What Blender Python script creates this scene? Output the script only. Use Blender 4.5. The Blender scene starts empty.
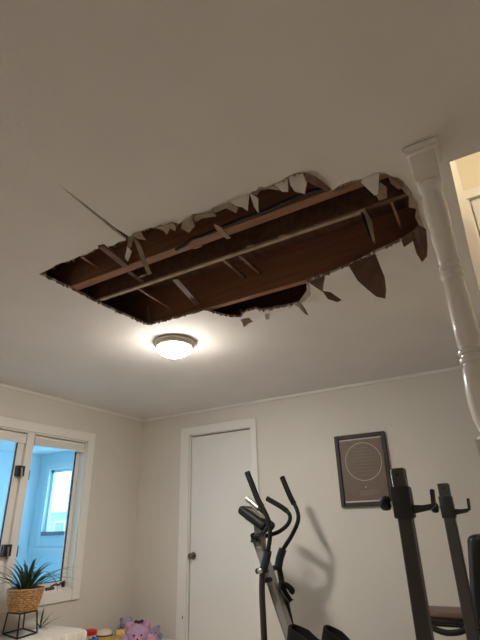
import bpy, bmesh, math, random
from mathutils import Vector, Matrix
random.seed(7)
sc = bpy.context.scene
COL = sc.collection

# ---------------------------------------------------------------- camera
cam_d = bpy.data.cameras.new('camera'); cam = bpy.data.objects.new('camera', cam_d); COL.objects.link(cam)
cam_d.sensor_fit = 'HORIZONTAL'; cam_d.sensor_width = 36.0; cam_d.lens = 34.3227; cam_d.clip_start = 0.02
CAMROT = [[0.86448, 0.22756, 0.448208], [0.501973, -0.34398, -0.793537], [-0.026403, 0.910985, -0.411593]]
cam.matrix_world = Matrix.Translation((0, 0, 1.15)) @ Matrix(CAMROT).to_4x4()
sc.camera = cam

# ---------------------------------------------------------------- world, exposure
w = bpy.data.worlds.new('overcast_sky'); sc.world = w; w.use_nodes = True
bg = w.node_tree.nodes['Background']; bg.inputs[0].default_value = (0.62, 0.86, 1.0, 1); bg.inputs[1].default_value = 5.6
sc.view_settings.view_transform = 'Standard'; sc.view_settings.look = 'None'
sc.view_settings.gamma = 1.0; sc.view_settings.exposure = 0.0; sc.view_settings.use_curve_mapping = False
LAMP_STRENGTH = 318.0
REAR_STRENGTH = 84.0
HALL_STRENGTH = 50.0

# ---------------------------------------------------------------- materials
def srgb(r, g, b):
    f = lambda c: (c/255/12.92) if c/255 <= 0.04045 else ((c/255+0.055)/1.055)**2.4
    return (f(r), f(g), f(b), 1)
def new_mat(name):
    m = bpy.data.materials.new(name); m.use_nodes = True
    return m, m.node_tree, m.node_tree.nodes['Principled BSDF']
def mat(name, col, rough=0.6, metal=0.0, var=0.0, vscale=8.0, bump=0.0, bscale=60.0, stretch=None, spec=0.5, coat=0.0, var_col=None):
    m, nt, b = new_mat(name)
    b.inputs['Base Color'].default_value = col; b.inputs['Roughness'].default_value = rough
    b.inputs['Metallic'].default_value = metal; b.inputs['Specular IOR Level'].default_value = spec
    b.inputs['Coat Weight'].default_value = coat
    tc = nt.nodes.new('ShaderNodeTexCoord'); src = tc.outputs['Object']
    if stretch:
        mp = nt.nodes.new('ShaderNodeMapping'); mp.inputs['Scale'].default_value = stretch
        nt.links.new(src, mp.inputs[0]); src = mp.outputs[0]
    if var:
        n = nt.nodes.new('ShaderNodeTexNoise'); n.inputs['Scale'].default_value = vscale; n.inputs['Detail'].default_value = 6
        nt.links.new(src, n.inputs['Vector'])
        r = nt.nodes.new('ShaderNodeValToRGB')
        lo = var_col if var_col else tuple(c*(1-var) for c in col[:3])+(1,)
        hi = tuple(min(1, c*(1+var*0.6)) for c in col[:3])+(1,)
        r.color_ramp.elements[0].position = 0.32; r.color_ramp.elements[1].position = 0.68
        r.color_ramp.elements[0].color = lo; r.color_ramp.elements[1].color = hi
        nt.links.new(n.outputs[0], r.inputs[0]); nt.links.new(r.outputs[0], b.inputs['Base Color'])
    if bump:
        n2 = nt.nodes.new('ShaderNodeTexNoise'); n2.inputs['Scale'].default_value = bscale; n2.inputs['Detail'].default_value = 4
        nt.links.new(src, n2.inputs['Vector'])
        bp = nt.nodes.new('ShaderNodeBump'); bp.inputs['Strength'].default_value = bump; bp.inputs['Distance'].default_value = 0.004
        nt.links.new(n2.outputs[0], bp.inputs['Height']); nt.links.new(bp.outputs[0], b.inputs['Normal'])
    return m
def emit(name, col, s):
    m, nt, b = new_mat(name)
    b.inputs['Base Color'].default_value = (0.9, 0.9, 0.88, 1)
    b.inputs['Emission Color'].default_value = col; b.inputs['Emission Strength'].default_value = s
    return m
def bowl_glow(m, z0, z1, lo):
    # emission fades toward the rim, shaped to keep the ceiling halo small
    nt = m.node_tree; b = nt.nodes['Principled BSDF']; s = b.inputs['Emission Strength'].default_value
    tc = nt.nodes.new('ShaderNodeTexCoord'); sp = nt.nodes.new('ShaderNodeSeparateXYZ'); mr = nt.nodes.new('ShaderNodeMapRange')
    mr.inputs['From Min'].default_value = z0; mr.inputs['From Max'].default_value = z1
    mr.inputs['To Min'].default_value = s*lo; mr.inputs['To Max'].default_value = s
    nt.links.new(tc.outputs['Object'], sp.inputs[0]); nt.links.new(sp.outputs['Z'], mr.inputs['Value']); nt.links.new(mr.outputs[0], b.inputs['Emission Strength'])
def glass_mat(name, tint=(0.9, 0.97, 1, 1)):
    m = bpy.data.materials.new(name); m.use_nodes = True; nt = m.node_tree; nt.nodes.clear()
    o = nt.nodes.new('ShaderNodeOutputMaterial'); mx = nt.nodes.new('ShaderNodeMixShader')
    t = nt.nodes.new('ShaderNodeBsdfTransparent'); t.inputs[0].default_value = tint
    g = nt.nodes.new('ShaderNodeBsdfGlossy'); g.inputs['Roughness'].default_value = 0.02
    mx.inputs[0].default_value = 0.05
    nt.links.new(t.outputs[0], mx.inputs[1]); nt.links.new(g.outputs[0], mx.inputs[2])
    nt.links.new(mx.outputs[0], o.inputs[0]); return m

WALL = mat('wall_paint', srgb(216, 209, 198), 0.75, var=0.03, vscale=2, bump=0.12, bscale=180)
CEIL = mat('ceiling_paint', srgb(228, 222, 215), 0.85, var=0.03, vscale=3, bump=0.35, bscale=55)
TRIM = mat('white_trim_paint', srgb(232, 228, 220), 0.4, bump=0.04, bscale=30)
DOORM = mat('door_paint', srgb(226, 222, 214), 0.45, var=0.02, vscale=2, bump=0.03, bscale=20)
FLOORM = mat('floor_laminate', srgb(218, 210, 200), 0.6, var=0.25, vscale=3, stretch=(1, 8, 1))
JOIST = mat('aged_joist_wood', srgb(152, 104, 76), 0.85, var=0.16, vscale=5, bump=0.4, bscale=20, stretch=(0.6, 6, 9))
JOISTL = mat('lighter_joist_wood', srgb(150, 106, 76), 0.85, var=0.28, vscale=5, bump=0.4, bscale=20, stretch=(0.6, 6, 9))
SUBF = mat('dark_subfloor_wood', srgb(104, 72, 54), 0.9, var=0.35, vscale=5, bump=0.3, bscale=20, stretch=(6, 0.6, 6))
LATH = mat('pale_batten_wood', srgb(176, 150, 126), 0.85, var=0.25, vscale=14, bump=0.3, bscale=30)
GYP = mat('white_gypsum_face', srgb(222, 214, 202), 0.85, var=0.06, vscale=12, bump=0.2, bscale=60)
PAPER = mat('grey_drywall_paper', srgb(160, 142, 122), 0.9, var=0.2, vscale=18, bump=0.25, bscale=60)
BROWNP = mat('brown_drywall_backing_paper', srgb(126, 96, 78), 0.9, var=0.2, vscale=14, bump=0.25, bscale=60)
DARKM = mat('black_plastic', srgb(20, 19, 19), 0.5, spec=0.3, bump=0.05, bscale=80)
FOAM = mat('black_foam_grip', srgb(22, 20, 19), 0.75, spec=0.25, bump=0.2, bscale=200)
NAVY = mat('navy_black_plastic', srgb(22, 28, 42), 0.4)
TUBEM = mat('dark_painted_steel', srgb(54, 48, 46), 0.35, metal=0.3)
SILVER = mat('silver_painted_steel', srgb(150, 146, 140), 0.35, metal=0.4, var=0.05, vscale=6)
CHROME = mat('chrome', srgb(190, 188, 184), 0.28, metal=1.0)
NICKEL = mat('brushed_nickel', srgb(124, 114, 104), 0.32, metal=1.0)
SATIN = mat('satin_nickel_ring', srgb(186, 176, 162), 0.45, metal=0.35)
GUN = mat('grey_rack_steel', srgb(66, 61, 58), 0.42, metal=0.25, var=0.08, vscale=6)
GUND = mat('black_rack_sleeve', srgb(30, 27, 27), 0.45)
PADM = mat('maroon_vinyl', srgb(98, 76, 68), 0.45, bump=0.1, bscale=120)
BLACKV = mat('black_vinyl', srgb(24, 22, 23), 0.38, bump=0.1, bscale=120)
CABLEM = mat('black_cable_sheath', srgb(18, 16, 16), 0.5)
POSTM = mat('white_gloss_post_paint', srgb(240, 234, 226), 0.22, bump=0.03, bscale=25)
PORCH = mat('pale_blue_porch_paint', srgb(196, 226, 238), 0.7)
PORCHC = mat('white_porch_ceiling_paint', srgb(215, 232, 240), 0.7)
GLASS = glass_mat('window_glass')
HALLW = mat('cream_hall_paint', srgb(232, 222, 198), 0.7)
FRAMEM = mat('black_frame_wood', srgb(46, 39, 36), 0.6, var=0.1, vscale=20)
WICK = mat('woven_wicker', srgb(182, 138, 92), 0.75, var=0.5, vscale=60, bump=0.3, bscale=150)
LEAFD = mat('dark_green_leaf', srgb(66, 92, 70), 0.45, var=0.3, vscale=18)
LEAFL = mat('mid_green_leaf', srgb(104, 124, 84), 0.45, var=0.3, vscale=18)
SOIL = mat('potting_soil', srgb(50, 38, 30), 0.95, var=0.3, vscale=40, bump=0.6, bscale=60)
WHITEF = mat('white_ribbed_fabric', srgb(226, 216, 204), 0.9, var=0.05, vscale=30, bump=0.3, bscale=150)
SNOW = mat('snow', srgb(240, 244, 248), 0.9)

# ---------------------------------------------------------------- mesh helpers
def tag(o, label=None, cat=None, group=None, kind=None):
    if label: o['label'] = label
    if cat: o['category'] = cat
    if group: o['group'] = group
    if kind: o['kind'] = kind
    return o
def root(name, loc, label, cat, group=None):
    o = bpy.data.objects.new(name, None); o.empty_display_size = 0.05; o.location = loc; COL.objects.link(o)
    return tag(o, label, cat, group)
def origin(p):
    v = Vector((0, 0, 0))
    while p is not None: v += p.location; p = p.parent
    return v
def obj(name, bm, m, parent=None, smooth=False):
    bmesh.ops.recalc_face_normals(bm, faces=bm.faces)
    off = origin(parent)
    me = bpy.data.meshes.new(name)
    if off.length: bmesh.ops.translate(bm, verts=bm.verts, vec=-off)
    bm.to_mesh(me); bm.free()
    for p in me.polygons: p.use_smooth = smooth
    me.materials.append(m)
    if smooth: 
        try: me.set_sharp_from_angle(angle=math.radians(42))
        except Exception: pass
    o = bpy.data.objects.new(name, me); COL.objects.link(o); o.parent = parent
    return o
def struct(o): o['kind'] = 'structure'; return o
def add_box(bm, lo, hi, bevel=0.0, seg=2, rot=None, piv=None):
    r = bmesh.ops.create_cube(bm, size=1.0); vs = r['verts']
    c = [(a+b)/2 for a, b in zip(lo, hi)]; s = [b-a for a, b in zip(lo, hi)]
    for v in vs: v.co = Vector((v.co.x*s[0]+c[0], v.co.y*s[1]+c[1], v.co.z*s[2]+c[2]))
    if bevel:
        es = list({e for v in vs for e in v.link_edges})
        r2 = bmesh.ops.bevel(bm, geom=es, offset=bevel, segments=seg, profile=0.5, affect='EDGES')
        vs = list({v for f in r2['faces'] for v in f.verts} | {v for v in vs if v.is_valid})
    if rot is not None:
        bmesh.ops.rotate(bm, verts=vs, cent=Vector(piv if piv else c), matrix=rot)
def box(name, lo, hi, m, parent=None, bevel=0.0, seg=2, rot=None, piv=None):
    bm = bmesh.new(); add_box(bm, lo, hi, bevel, seg, rot, piv)
    return obj(name, bm, m, parent, bevel > 0)
def catmull(pts, n=6):
    P = [Vector(p) for p in pts]
    if len(P) < 3 or n <= 1: return P
    P = [2*P[0]-P[1]] + P + [2*P[-1]-P[-2]]; out = []
    for i in range(1, len(P)-2):
        for k in range(n):
            t = k/n; a, b, c, d = P[i-1], P[i], P[i+1], P[i+2]
            out.append(0.5*((2*b)+(c-a)*t+(2*a-5*b+4*c-d)*t*t+(-a+3*b-3*c+d)*t**3))
    out.append(P[-2]); return out
def add_tube(bm, pts, r, n=12, sm=6, flat=1.0):
    P = catmull(pts, sm); k = len(P)
    R = r if callable(r) else (lambda t: r)
    prev = None; rings = []
    for i, p in enumerate(P):
        t = (P[min(i+1, k-1)]-P[max(i-1, 0)]).normalized()
        if prev is None:
            up = Vector((0, 0, 1)) if abs(t.z) < 0.9 else Vector((0, 1, 0))
            u = t.cross(up).normalized()
        else: u = (prev - t*prev.dot(t)).normalized()
        v = t.cross(u); prev = u; rr = R(i/(k-1))
        rings.append([bm.verts.new(p+u*math.cos(a)*rr+v*math.sin(a)*rr*flat) for a in [2*math.pi*j/n for j in range(n)]])
    for a, b in zip(rings, rings[1:]):
        for j in range(n): bm.faces.new((a[j], a[(j+1) % n], b[(j+1) % n], b[j]))
    bm.faces.new(rings[0]); bm.faces.new(rings[-1][::-1])
def tube(name, pts, r, m, parent=None, n=12, sm=6, flat=1.0):
    bm = bmesh.new(); add_tube(bm, pts, r, n, sm, flat); return obj(name, bm, m, parent, True)
def add_lathe(bm, prof, c, n=32, axis=None):
    rings = []
    q = Vector((0, 0, 1)).rotation_difference(Vector(axis)) if axis else None
    for r, z in prof:
        ring = []
        for j in range(n):
            a = 2*math.pi*j/n; p = Vector((r*math.cos(a), r*math.sin(a), z))
            if q: p = q @ p
            ring.append(bm.verts.new(p+Vector(c)))
        rings.append(ring)
    for a, b in zip(rings, rings[1:]):
        for j in range(n): bm.faces.new((a[j], a[(j+1) % n], b[(j+1) % n], b[j]))
    bm.faces.new(rings[0][::-1]); bm.faces.new(rings[-1])
def lathe(name, prof, c, m, parent=None, n=32, axis=None):
    bm = bmesh.new(); add_lathe(bm, prof, c, n, axis); return obj(name, bm, m, parent, True)
def prism(name, pts, thick, m, parent=None, smooth=False, mid=False):
    """a sheet: polygon of 3-D points given a thickness along its mean normal"""
    P = [Vector(p) for p in pts]; nrm = Vector((0, 0, 0))
    for i in range(len(P)):
        a, b = P[i], P[(i+1) % len(P)]; nrm += a.cross(b)
    if nrm.length == 0: nrm = Vector((0, 0, 1))
    nrm.normalize(); bm = bmesh.new()
    A = [bm.verts.new(p-nrm*thick/2) for p in P]; B = [bm.verts.new(p+nrm*thick/2) for p in P]
    k = len(P)
    fa = bm.faces.new(A[::-1]); fb = bm.faces.new(B)
    for i in range(k): bm.faces.new((A[i], A[(i+1) % k], B[(i+1) % k], B[i]))
    bmesh.ops.triangulate(bm, faces=[fa, fb])
    return obj(name, bm, m, parent, smooth)
def bar(name, a, b, wd, ht, m, parent=None, up=(0, 0, 1), bevel=0.0):
    """rectangular bar from a to b, wd across, ht along up"""
    a, b, up = Vector(a), Vector(b), Vector(up); t = (b-a).normalized(); s = t.cross(up).normalized(); u = s.cross(t)
    bm = bmesh.new(); r = bmesh.ops.create_cube(bm, size=1.0); L = (b-a).length
    for v in r['verts']: v.co = (a+b)/2 + t*v.co.x*L + s*v.co.y*wd + u*v.co.z*ht
    if bevel: bmesh.ops.bevel(bm, geom=list(bm.edges), offset=bevel, segments=2, profile=0.5, affect='EDGES')
    return obj(name, bm, m, parent, bevel > 0)
def ball(name, c, rad, m, parent=None, n=20):
    bm = bmesh.new(); bmesh.ops.create_uvsphere(bm, u_segments=n, v_segments=n//2+2, radius=1.0)
    rx, ry, rz = rad if isinstance(rad, tuple) else (rad, rad, rad)
    for v in bm.verts: v.co = Vector((v.co.x*rx+c[0], v.co.y*ry+c[1], v.co.z*rz+c[2]))
    return obj(name, bm, m, parent, True)

# ---------------------------------------------------------------- room shell
XL, XR, YF, YB, H = -3.56, 1.0, -4.2, 3.98, 2.29
EDGE, YS = 0.042, 1.445            # stairwell edge of the ceiling
struct(box('floor', (XL-0.15, YF-0.1, -0.1), (XR+0.1, YB+0.15, 0.0), FLOORM))
WY0, WY1, WZ0, WZ1 = 1.955, 3.205, 0.70, 1.945     # window opening in the left wall
bm = bmesh.new()
add_box(bm, (XL-0.15, YF, 0), (XL, WY0, 2.6)); add_box(bm, (XL-0.15, WY1, 0), (XL, YB+0.15, 2.6))
add_box(bm, (XL-0.15, WY0, 0), (XL, WY1, WZ0)); add_box(bm, (XL-0.15, WY0, WZ1), (XL, WY1, 2.6))
struct(obj('wall_left', bm, WALL))
DX0, DX1, DZ = -2.895, -2.155, 2.045
bm = bmesh.new()
add_box(bm, (XL, YB, 0), (DX0, YB+0.12, 2.6)); add_box(bm, (DX1, YB, 0), (XR, YB+0.12, 2.6)); add_box(bm, (DX0, YB, DZ), (DX1, YB+0.12, 2.6))
struct(obj('wall_back', bm, WALL))
struct(box('wall_front', (XL-0.15, YF-0.1, 0), (XR+0.1, YF, 2.6), WALL))
struct(box('wall_right', (XR, YF, 0), (XR+0.1, YB+0.12, 3.6), WALL))

# ceiling sheet with the torn hole and the open seam
HOLE = [(-1.7796, 1.1923, 2.2900), (-1.6936, 1.1884, 2.2900), (-1.6476, 1.1800, 2.2900), (-1.6140, 1.1804, 2.2900), (-1.5878, 1.1867, 2.2900), (-1.5375, 1.1878, 2.2900), (-1.4994, 1.1839, 2.2900), (-1.4653, 1.1937, 2.2900), (-1.4046, 1.1836, 2.2900), (-1.3537, 1.1876, 2.2900), (-1.3091, 1.2029, 2.2900), (-1.2674, 1.1963, 2.2900), (-1.2331, 1.2028, 2.2900), (-1.2263, 1.1181, 2.2900), (-1.2152, 1.0238, 2.2900), (-1.2054, 0.9228, 2.2900), (-1.1919, 0.8090, 2.2900), (-1.1963, 0.9243, 2.2900), (-1.2032, 1.0336, 2.2900), (-1.2074, 1.1217, 2.2900), (-1.2035, 1.1923, 2.2900), (-1.1545, 1.1845, 2.2900), (-1.1239, 1.1869, 2.2900), (-1.0913, 1.1867, 2.2900), (-1.0682, 1.1972, 2.2900), (-1.0389, 1.1937, 2.2900), (-1.0233, 1.2132, 2.2900), (-0.9839, 1.2058, 2.2900), (-0.9698, 1.2307, 2.2900), (-0.9364, 1.2200, 2.2900), (-0.9247, 1.2313, 2.2900), (-0.8829, 1.2074, 2.2900), (-0.8578, 1.2270, 2.2900), (-0.8221, 1.2381, 2.2900), (-0.7982, 1.2234, 2.2900), (-0.7618, 1.2245, 2.2900), (-0.7209, 1.2217, 2.2900), (-0.6780, 1.2276, 2.2900), (-0.6348, 1.2206, 2.2900), (-0.6043, 1.2197, 2.2900), (-0.5844, 1.2061, 2.2900), (-0.5625, 1.2198, 2.2900), (-0.5356, 1.2237, 2.2900), (-0.5013, 1.2200, 2.2900), (-0.4700, 1.2124, 2.2900), (-0.4380, 1.2107, 2.2900), (-0.4167, 1.2210, 2.2900), (-0.4004, 1.2400, 2.2900), (-0.3842, 1.2663, 2.2900), (-0.3727, 1.3062, 2.2900), (-0.3643, 1.3432, 2.2900), (-0.3573, 1.3704, 2.2900), (-0.3338, 1.3589, 2.2900), (-0.3135, 1.3556, 2.2900), (-0.2832, 1.3555, 2.2900), (-0.2597, 1.3639, 2.2900), (-0.2254, 1.3729, 2.2900), (-0.1858, 1.3672, 2.2900), (-0.1634, 1.3841, 2.2900), (-0.1488, 1.4125, 2.2900), (-0.1317, 1.4311, 2.2900), (-0.1211, 1.4563, 2.2900), (-0.1139, 1.4991, 2.2900), (-0.1057, 1.5306, 2.2900), (-0.1074, 1.5771, 2.2900), (-0.1013, 1.6236, 2.2900), (-0.1087, 1.6631, 2.2900), (-0.1058, 1.7109, 2.2900), (-0.1101, 1.7560, 2.2900), (-0.1058, 1.8001, 2.2900), (-0.1102, 1.8488, 2.2900), (-0.1393, 1.8481, 2.2900), (-0.1703, 1.8553, 2.2900), (-0.2003, 1.8546, 2.2900), (-0.2173, 1.8531, 2.2900), (-0.2751, 1.8731, 2.2900), (-0.3484, 1.8907, 2.2900), (-0.4196, 1.9232, 2.2900), (-0.4929, 1.9363, 2.2900), (-0.5565, 1.9581, 2.2900), (-0.6094, 1.9593, 2.2900), (-0.6672, 1.9704, 2.2900), (-0.7121, 1.9662, 2.2900), (-0.7135, 2.0032, 2.2900), (-0.7302, 2.0577, 2.2900), (-0.7613, 2.1197, 2.2900), (-0.7963, 2.1614, 2.2900), (-0.8419, 2.1836, 2.2900), (-0.8882, 2.1838, 2.2900), (-0.9324, 2.1780, 2.2900), (-0.9892, 2.1642, 2.2900), (-1.0333, 2.1751, 2.2900), (-1.0682, 2.1603, 2.2900), (-1.0920, 2.1126, 2.2900), (-1.1413, 2.1122, 2.2900), (-1.1767, 2.1215, 2.2900), (-1.2146, 2.1636, 2.2900), (-1.2545, 2.1373, 2.2900), (-1.2868, 2.0990, 2.2900), (-1.3124, 2.0404, 2.2900), (-1.3311, 1.9794, 2.2900), (-1.3442, 1.9629, 2.2900), (-1.4018, 1.9652, 2.2900), (-1.4565, 1.9620, 2.2900), (-1.5164, 1.9643, 2.2900), (-1.5732, 1.9610, 2.2900), (-1.6356, 1.9634, 2.2900), (-1.6897, 1.9543, 2.2900), (-1.7524, 1.9543, 2.2900), (-1.7598, 1.8724, 2.2900), (-1.7650, 1.7919, 2.2900), (-1.7747, 1.7118, 2.2900), (-1.7747, 1.6184, 2.2900), (-1.7792, 1.5416, 2.2900), (-1.7748, 1.4534, 2.2900), (-1.7748, 1.3738, 2.2900), (-1.7790, 1.3018, 2.2900), (-1.7789, 1.2415, 2.2900)]
OUT = [(XL, YF), (XR, YF), (XR, YS), (EDGE, YS), (EDGE, 2.75), (XR, 2.75), (XR, YB), (XL, YB)]
def ceiling_mesh(T=0.013):
    bm = bmesh.new()
    def loop(pts):
        vs = [bm.verts.new((p[0], p[1], H)) for p in pts]
        return vs, [bm.edges.new((vs[i], vs[(i+1) % len(vs)])) for i in range(len(vs))]
    ov, oe = loop(OUT); hv, he = loop(HOLE)
    bmesh.ops.triangle_fill(bm, use_beauty=True, use_dissolve=False, edges=oe+he)
    for f in list(bm.faces):
        if f.normal.z > 0: f.normal_flip()
    low = list(bm.faces)
    up = {v: bm.verts.new((v.co.x, v.co.y, H+T)) for v in list(bm.verts)}
    for f in low: bm.faces.new([up[v] for v in reversed(f.verts)])
    for vs in (ov, hv):
        for i in range(len(vs)):
            a, b = vs[i], vs[(i+1) % len(vs)]
            bm.faces.new((a, b, up[b], up[a]))
    return bm
ceil = struct(obj('ceiling', ceiling_mesh(), CEIL))

# trims along the ceiling line
struct(box('trim_1', (XL, YF, H-0.022), (XL+0.014, YB, H), TRIM))
struct(box('trim_2', (XL, YB-0.014, H-0.022), (0.2, YB, H), TRIM))
struct(box('baseboard_left', (XL, YF, 0), (XL+0.014, YB, 0.10), TRIM))
struct(box('baseboard_back', (XL, YB-0.014, 0), (-3.01, YB, 0.10), TRIM))
struct(box('baseboard_right', (-2.05, YB-0.014, 0), (XR, YB, 0.10), TRIM))

# ---------------------------------------------------------------- framing above the ceiling
ZB = H+0.013; JH = 0.235
def joist(y0, y1, m, h=JH, x0=-3.5, x1=0.015):
    return box('joist', (x0, y0, ZB), (x1, y1, ZB+h), m, ceil, bevel=0.003, seg=1)
joist(1.10, 1.138, JOIST)
tag(joist(1.378, 1.428, JOISTL), 'lighter brown ceiling joist with a lit lower edge')
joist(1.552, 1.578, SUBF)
bar('batten', (-1.75, 1.562, ZB-0.002), (-0.29, 1.566, ZB-0.002), 0.020, 0.012, LATH, ceil)
tag(joist(1.975, 2.013, JOIST), 'deep reddish brown joist at the far side of the hole')
joist(2.42, 2.458, JOIST)
box('rim_joist', (0.0, YF, ZB), (0.038, YB, ZB+JH), JOIST, ceil)
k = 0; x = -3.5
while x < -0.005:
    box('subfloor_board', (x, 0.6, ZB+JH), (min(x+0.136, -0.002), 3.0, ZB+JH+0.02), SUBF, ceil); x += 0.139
box('cavity_light_seal', (-3.56, YF, ZB+JH+0.02), (0.038, YB, ZB+JH+0.03), SUBF, ceil)  # added unseen slab over the boards, keeps sky light out
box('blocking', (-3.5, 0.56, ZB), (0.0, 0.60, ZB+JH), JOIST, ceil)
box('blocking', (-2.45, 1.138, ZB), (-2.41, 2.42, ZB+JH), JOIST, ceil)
# bridging and struts between the joists
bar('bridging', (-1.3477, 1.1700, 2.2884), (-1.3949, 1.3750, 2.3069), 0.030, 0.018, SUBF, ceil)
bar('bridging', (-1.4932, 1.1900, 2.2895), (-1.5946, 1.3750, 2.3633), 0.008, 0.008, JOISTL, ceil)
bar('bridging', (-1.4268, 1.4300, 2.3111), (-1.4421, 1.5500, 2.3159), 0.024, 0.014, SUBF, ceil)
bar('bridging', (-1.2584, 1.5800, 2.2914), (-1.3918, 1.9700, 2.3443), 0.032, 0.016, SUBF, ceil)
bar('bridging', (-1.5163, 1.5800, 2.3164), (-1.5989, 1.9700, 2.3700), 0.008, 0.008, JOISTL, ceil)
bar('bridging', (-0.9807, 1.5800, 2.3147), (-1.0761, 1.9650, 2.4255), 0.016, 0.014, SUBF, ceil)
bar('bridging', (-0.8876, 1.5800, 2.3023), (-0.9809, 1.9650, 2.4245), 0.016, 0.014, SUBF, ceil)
for p in ((-1.0747, 1.9680, 2.4233), (-0.9795, 1.9680, 2.4224)):
    ball('nail_head', p, (0.012, 0.008, 0.010), CABLEM, ceil, 10)
bar('bridging', (-0.1886, 1.5800, 2.3122), (-0.2102, 1.9650, 2.3966), 0.010, 0.008, JOISTL, ceil)
bar('nailer', (-1.7676, 1.9700, 2.3150), (-1.7763, 1.9700, 2.4346), 0.010, 0.008, LATH, ceil, up=(0, 1, 0))
# rough blots of drywall paste left on the joist undersides
for (q, sz) in (((-1.3965, 1.4913, 2.3030), .03), ((-1.0126, 1.4277, 2.3030), .03), ((-0.8106, 1.5465, 2.3030), .022), ((-0.4941, 1.5597, 2.3030), .02), ((-0.6543, 1.5533, 2.3030), .02)):
    bm = bmesh.new(); bmesh.ops.create_icosphere(bm, subdivisions=1, radius=1.0)
    for v in bm.verts: v.co = Vector((v.co.x*sz*random.uniform(.8, 1.2)+q[0], v.co.y*0.008*random.uniform(.7, 1.2)+q[1], v.co.z*0.005+q[2]))
    obj('paste_blot', bm, PAPER, ceil, False)

# torn drywall hanging around the hole
def flap(pts, m, t=0.006, lab=None, nm='drywall_flap'):
    o = prism(nm, pts, t, m, ceil)
    if lab: o['label'] = lab
    return o
W1 = 'small white torn drywall flap on the near edge'
flap([(-0.7152, 1.2150, 2.2830), (-0.6318, 1.2150, 2.2848), (-0.6517, 1.2350, 2.2277), (-0.6691, 1.2250, 2.2468), (-0.6932, 1.2220, 2.2596)], GYP, lab=W1)
flap([(-0.6275, 1.2150, 2.2852), (-0.6002, 1.2250, 2.2593), (-0.6137, 1.2500, 2.2127), (-0.6234, 1.2350, 2.2390)], GYP, lab=W1)
flap([(-0.5362, 1.2250, 2.2912), (-0.4750, 1.2250, 2.3000), (-0.4898, 1.2500, 2.2561), (-0.5113, 1.2500, 2.2656), (-0.5200, 1.2400, 2.2762)], GYP, lab=W1)
flap([(-0.4706, 1.2250, 2.3049), (-0.4169, 1.2250, 2.2932), (-0.4133, 1.2400, 2.2551), (-0.4318, 1.2600, 2.2284), (-0.4647, 1.2550, 2.2508), (-0.4720, 1.2400, 2.2729)], GYP, 0.010, lab='largest white torn drywall flap on the near edge')
flap([(-0.2573, 1.3700, 2.2934), (-0.1832, 1.3600, 2.2832), (-0.2071, 1.4100, 2.2354), (-0.2191, 1.4150, 2.2373), (-0.2379, 1.3900, 2.2622)], GYP, 0.008, lab='white triangular drywall flap near the post')
flap([(-0.1911, 1.4000, 2.2759), (-0.1751, 1.4200, 2.2602), (-0.1833, 1.4400, 2.2278), (-0.2123, 1.4400, 2.2289), (-0.2161, 1.4200, 2.2418)], PAPER)
flap([(-0.4188, 1.2250, 2.2941), (-0.3762, 1.2400, 2.2663), (-0.3597, 1.3300, 2.2783), (-0.3674, 1.3300, 2.2610), (-0.3894, 1.2700, 2.2527), (-0.4143, 1.2400, 2.2647)], BROWNP)
flap([(-0.3575, 1.3700, 2.2874), (-0.3168, 1.3700, 2.3021), (-0.2605, 1.3700, 2.2973), (-0.2587, 1.3900, 2.2996), (-0.2969, 1.3900, 2.2982), (-0.3439, 1.3900, 2.2957)], BROWNP)
flap([(-0.8007, 1.2200, 2.2888), (-0.7152, 1.2150, 2.2830), (-0.6893, 1.2300, 2.2539), (-0.7043, 1.2400, 2.2432), (-0.7395, 1.2250, 2.2715), (-0.7933, 1.2300, 2.2730)], PAPER)
flap([(-0.9068, 1.2200, 2.2979), (-0.8338, 1.2200, 2.2806), (-0.7961, 1.2200, 2.2748), (-0.7873, 1.2350, 2.2594), (-0.8535, 1.2350, 2.2763), (-0.8910, 1.2400, 2.2748), (-0.9087, 1.2300, 2.2804)], PAPER)
flap([(-0.6276, 1.2150, 2.2829), (-0.5911, 1.2200, 2.3054), (-0.5340, 1.2200, 2.2865), (-0.5163, 1.2400, 2.2699), (-0.5558, 1.2400, 2.2946), (-0.5926, 1.2300, 2.2968), (-0.6061, 1.2300, 2.2793)], PAPER)
flap([(-1.0528, 1.1800, 2.2736), (-1.0091, 1.1900, 2.2727), (-0.9818, 1.2000, 2.2855), (-0.9684, 1.2100, 2.2668), (-0.9860, 1.2300, 2.2611), (-1.0073, 1.2200, 2.2780), (-1.0299, 1.2300, 2.2603), (-1.0269, 1.2000, 2.2635)], PAPER)
flap([(-0.9337, 1.2100, 2.2802), (-0.9088, 1.2100, 2.2728), (-0.8896, 1.2100, 2.2895), (-0.8956, 1.2400, 2.2570), (-0.9322, 1.2500, 2.2454), (-0.9621, 1.2350, 2.2698)], PAPER)
flap([(-0.8435, 1.3000, 2.2861), (-0.8224, 1.3200, 2.2728), (-0.7995, 1.3600, 2.2337), (-0.8187, 1.3600, 2.2359), (-0.8468, 1.3200, 2.2723)], LATH)
flap([(-0.1596, 1.4000, 2.2935), (-0.1412, 1.4200, 2.2815), (-0.1283, 1.4700, 2.2754), (-0.1408, 1.4800, 2.2789), (-0.1595, 1.4400, 2.2863)], BROWNP)
flap([(-0.1392, 1.4400, 2.3002), (-0.1206, 1.4700, 2.2999), (-0.1049, 1.5200, 2.2821), (-0.1056, 1.5500, 2.2704), (-0.1223, 1.5300, 2.2779), (-0.1315, 1.4900, 2.2819)], PAPER)
flap([(-0.1163, 1.5400, 2.2823), (-0.1023, 1.5800, 2.2801), (-0.1030, 1.6600, 2.2758), (-0.1120, 1.6300, 2.2793), (-0.1302, 1.6000, 2.2718)], PAPER)
flap([(-0.1056, 1.6400, 2.2833), (-0.1052, 1.7000, 2.2828), (-0.1046, 1.7800, 2.2773), (-0.1204, 1.7600, 2.2813), (-0.1236, 1.6900, 2.2788)], PAPER)
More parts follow.
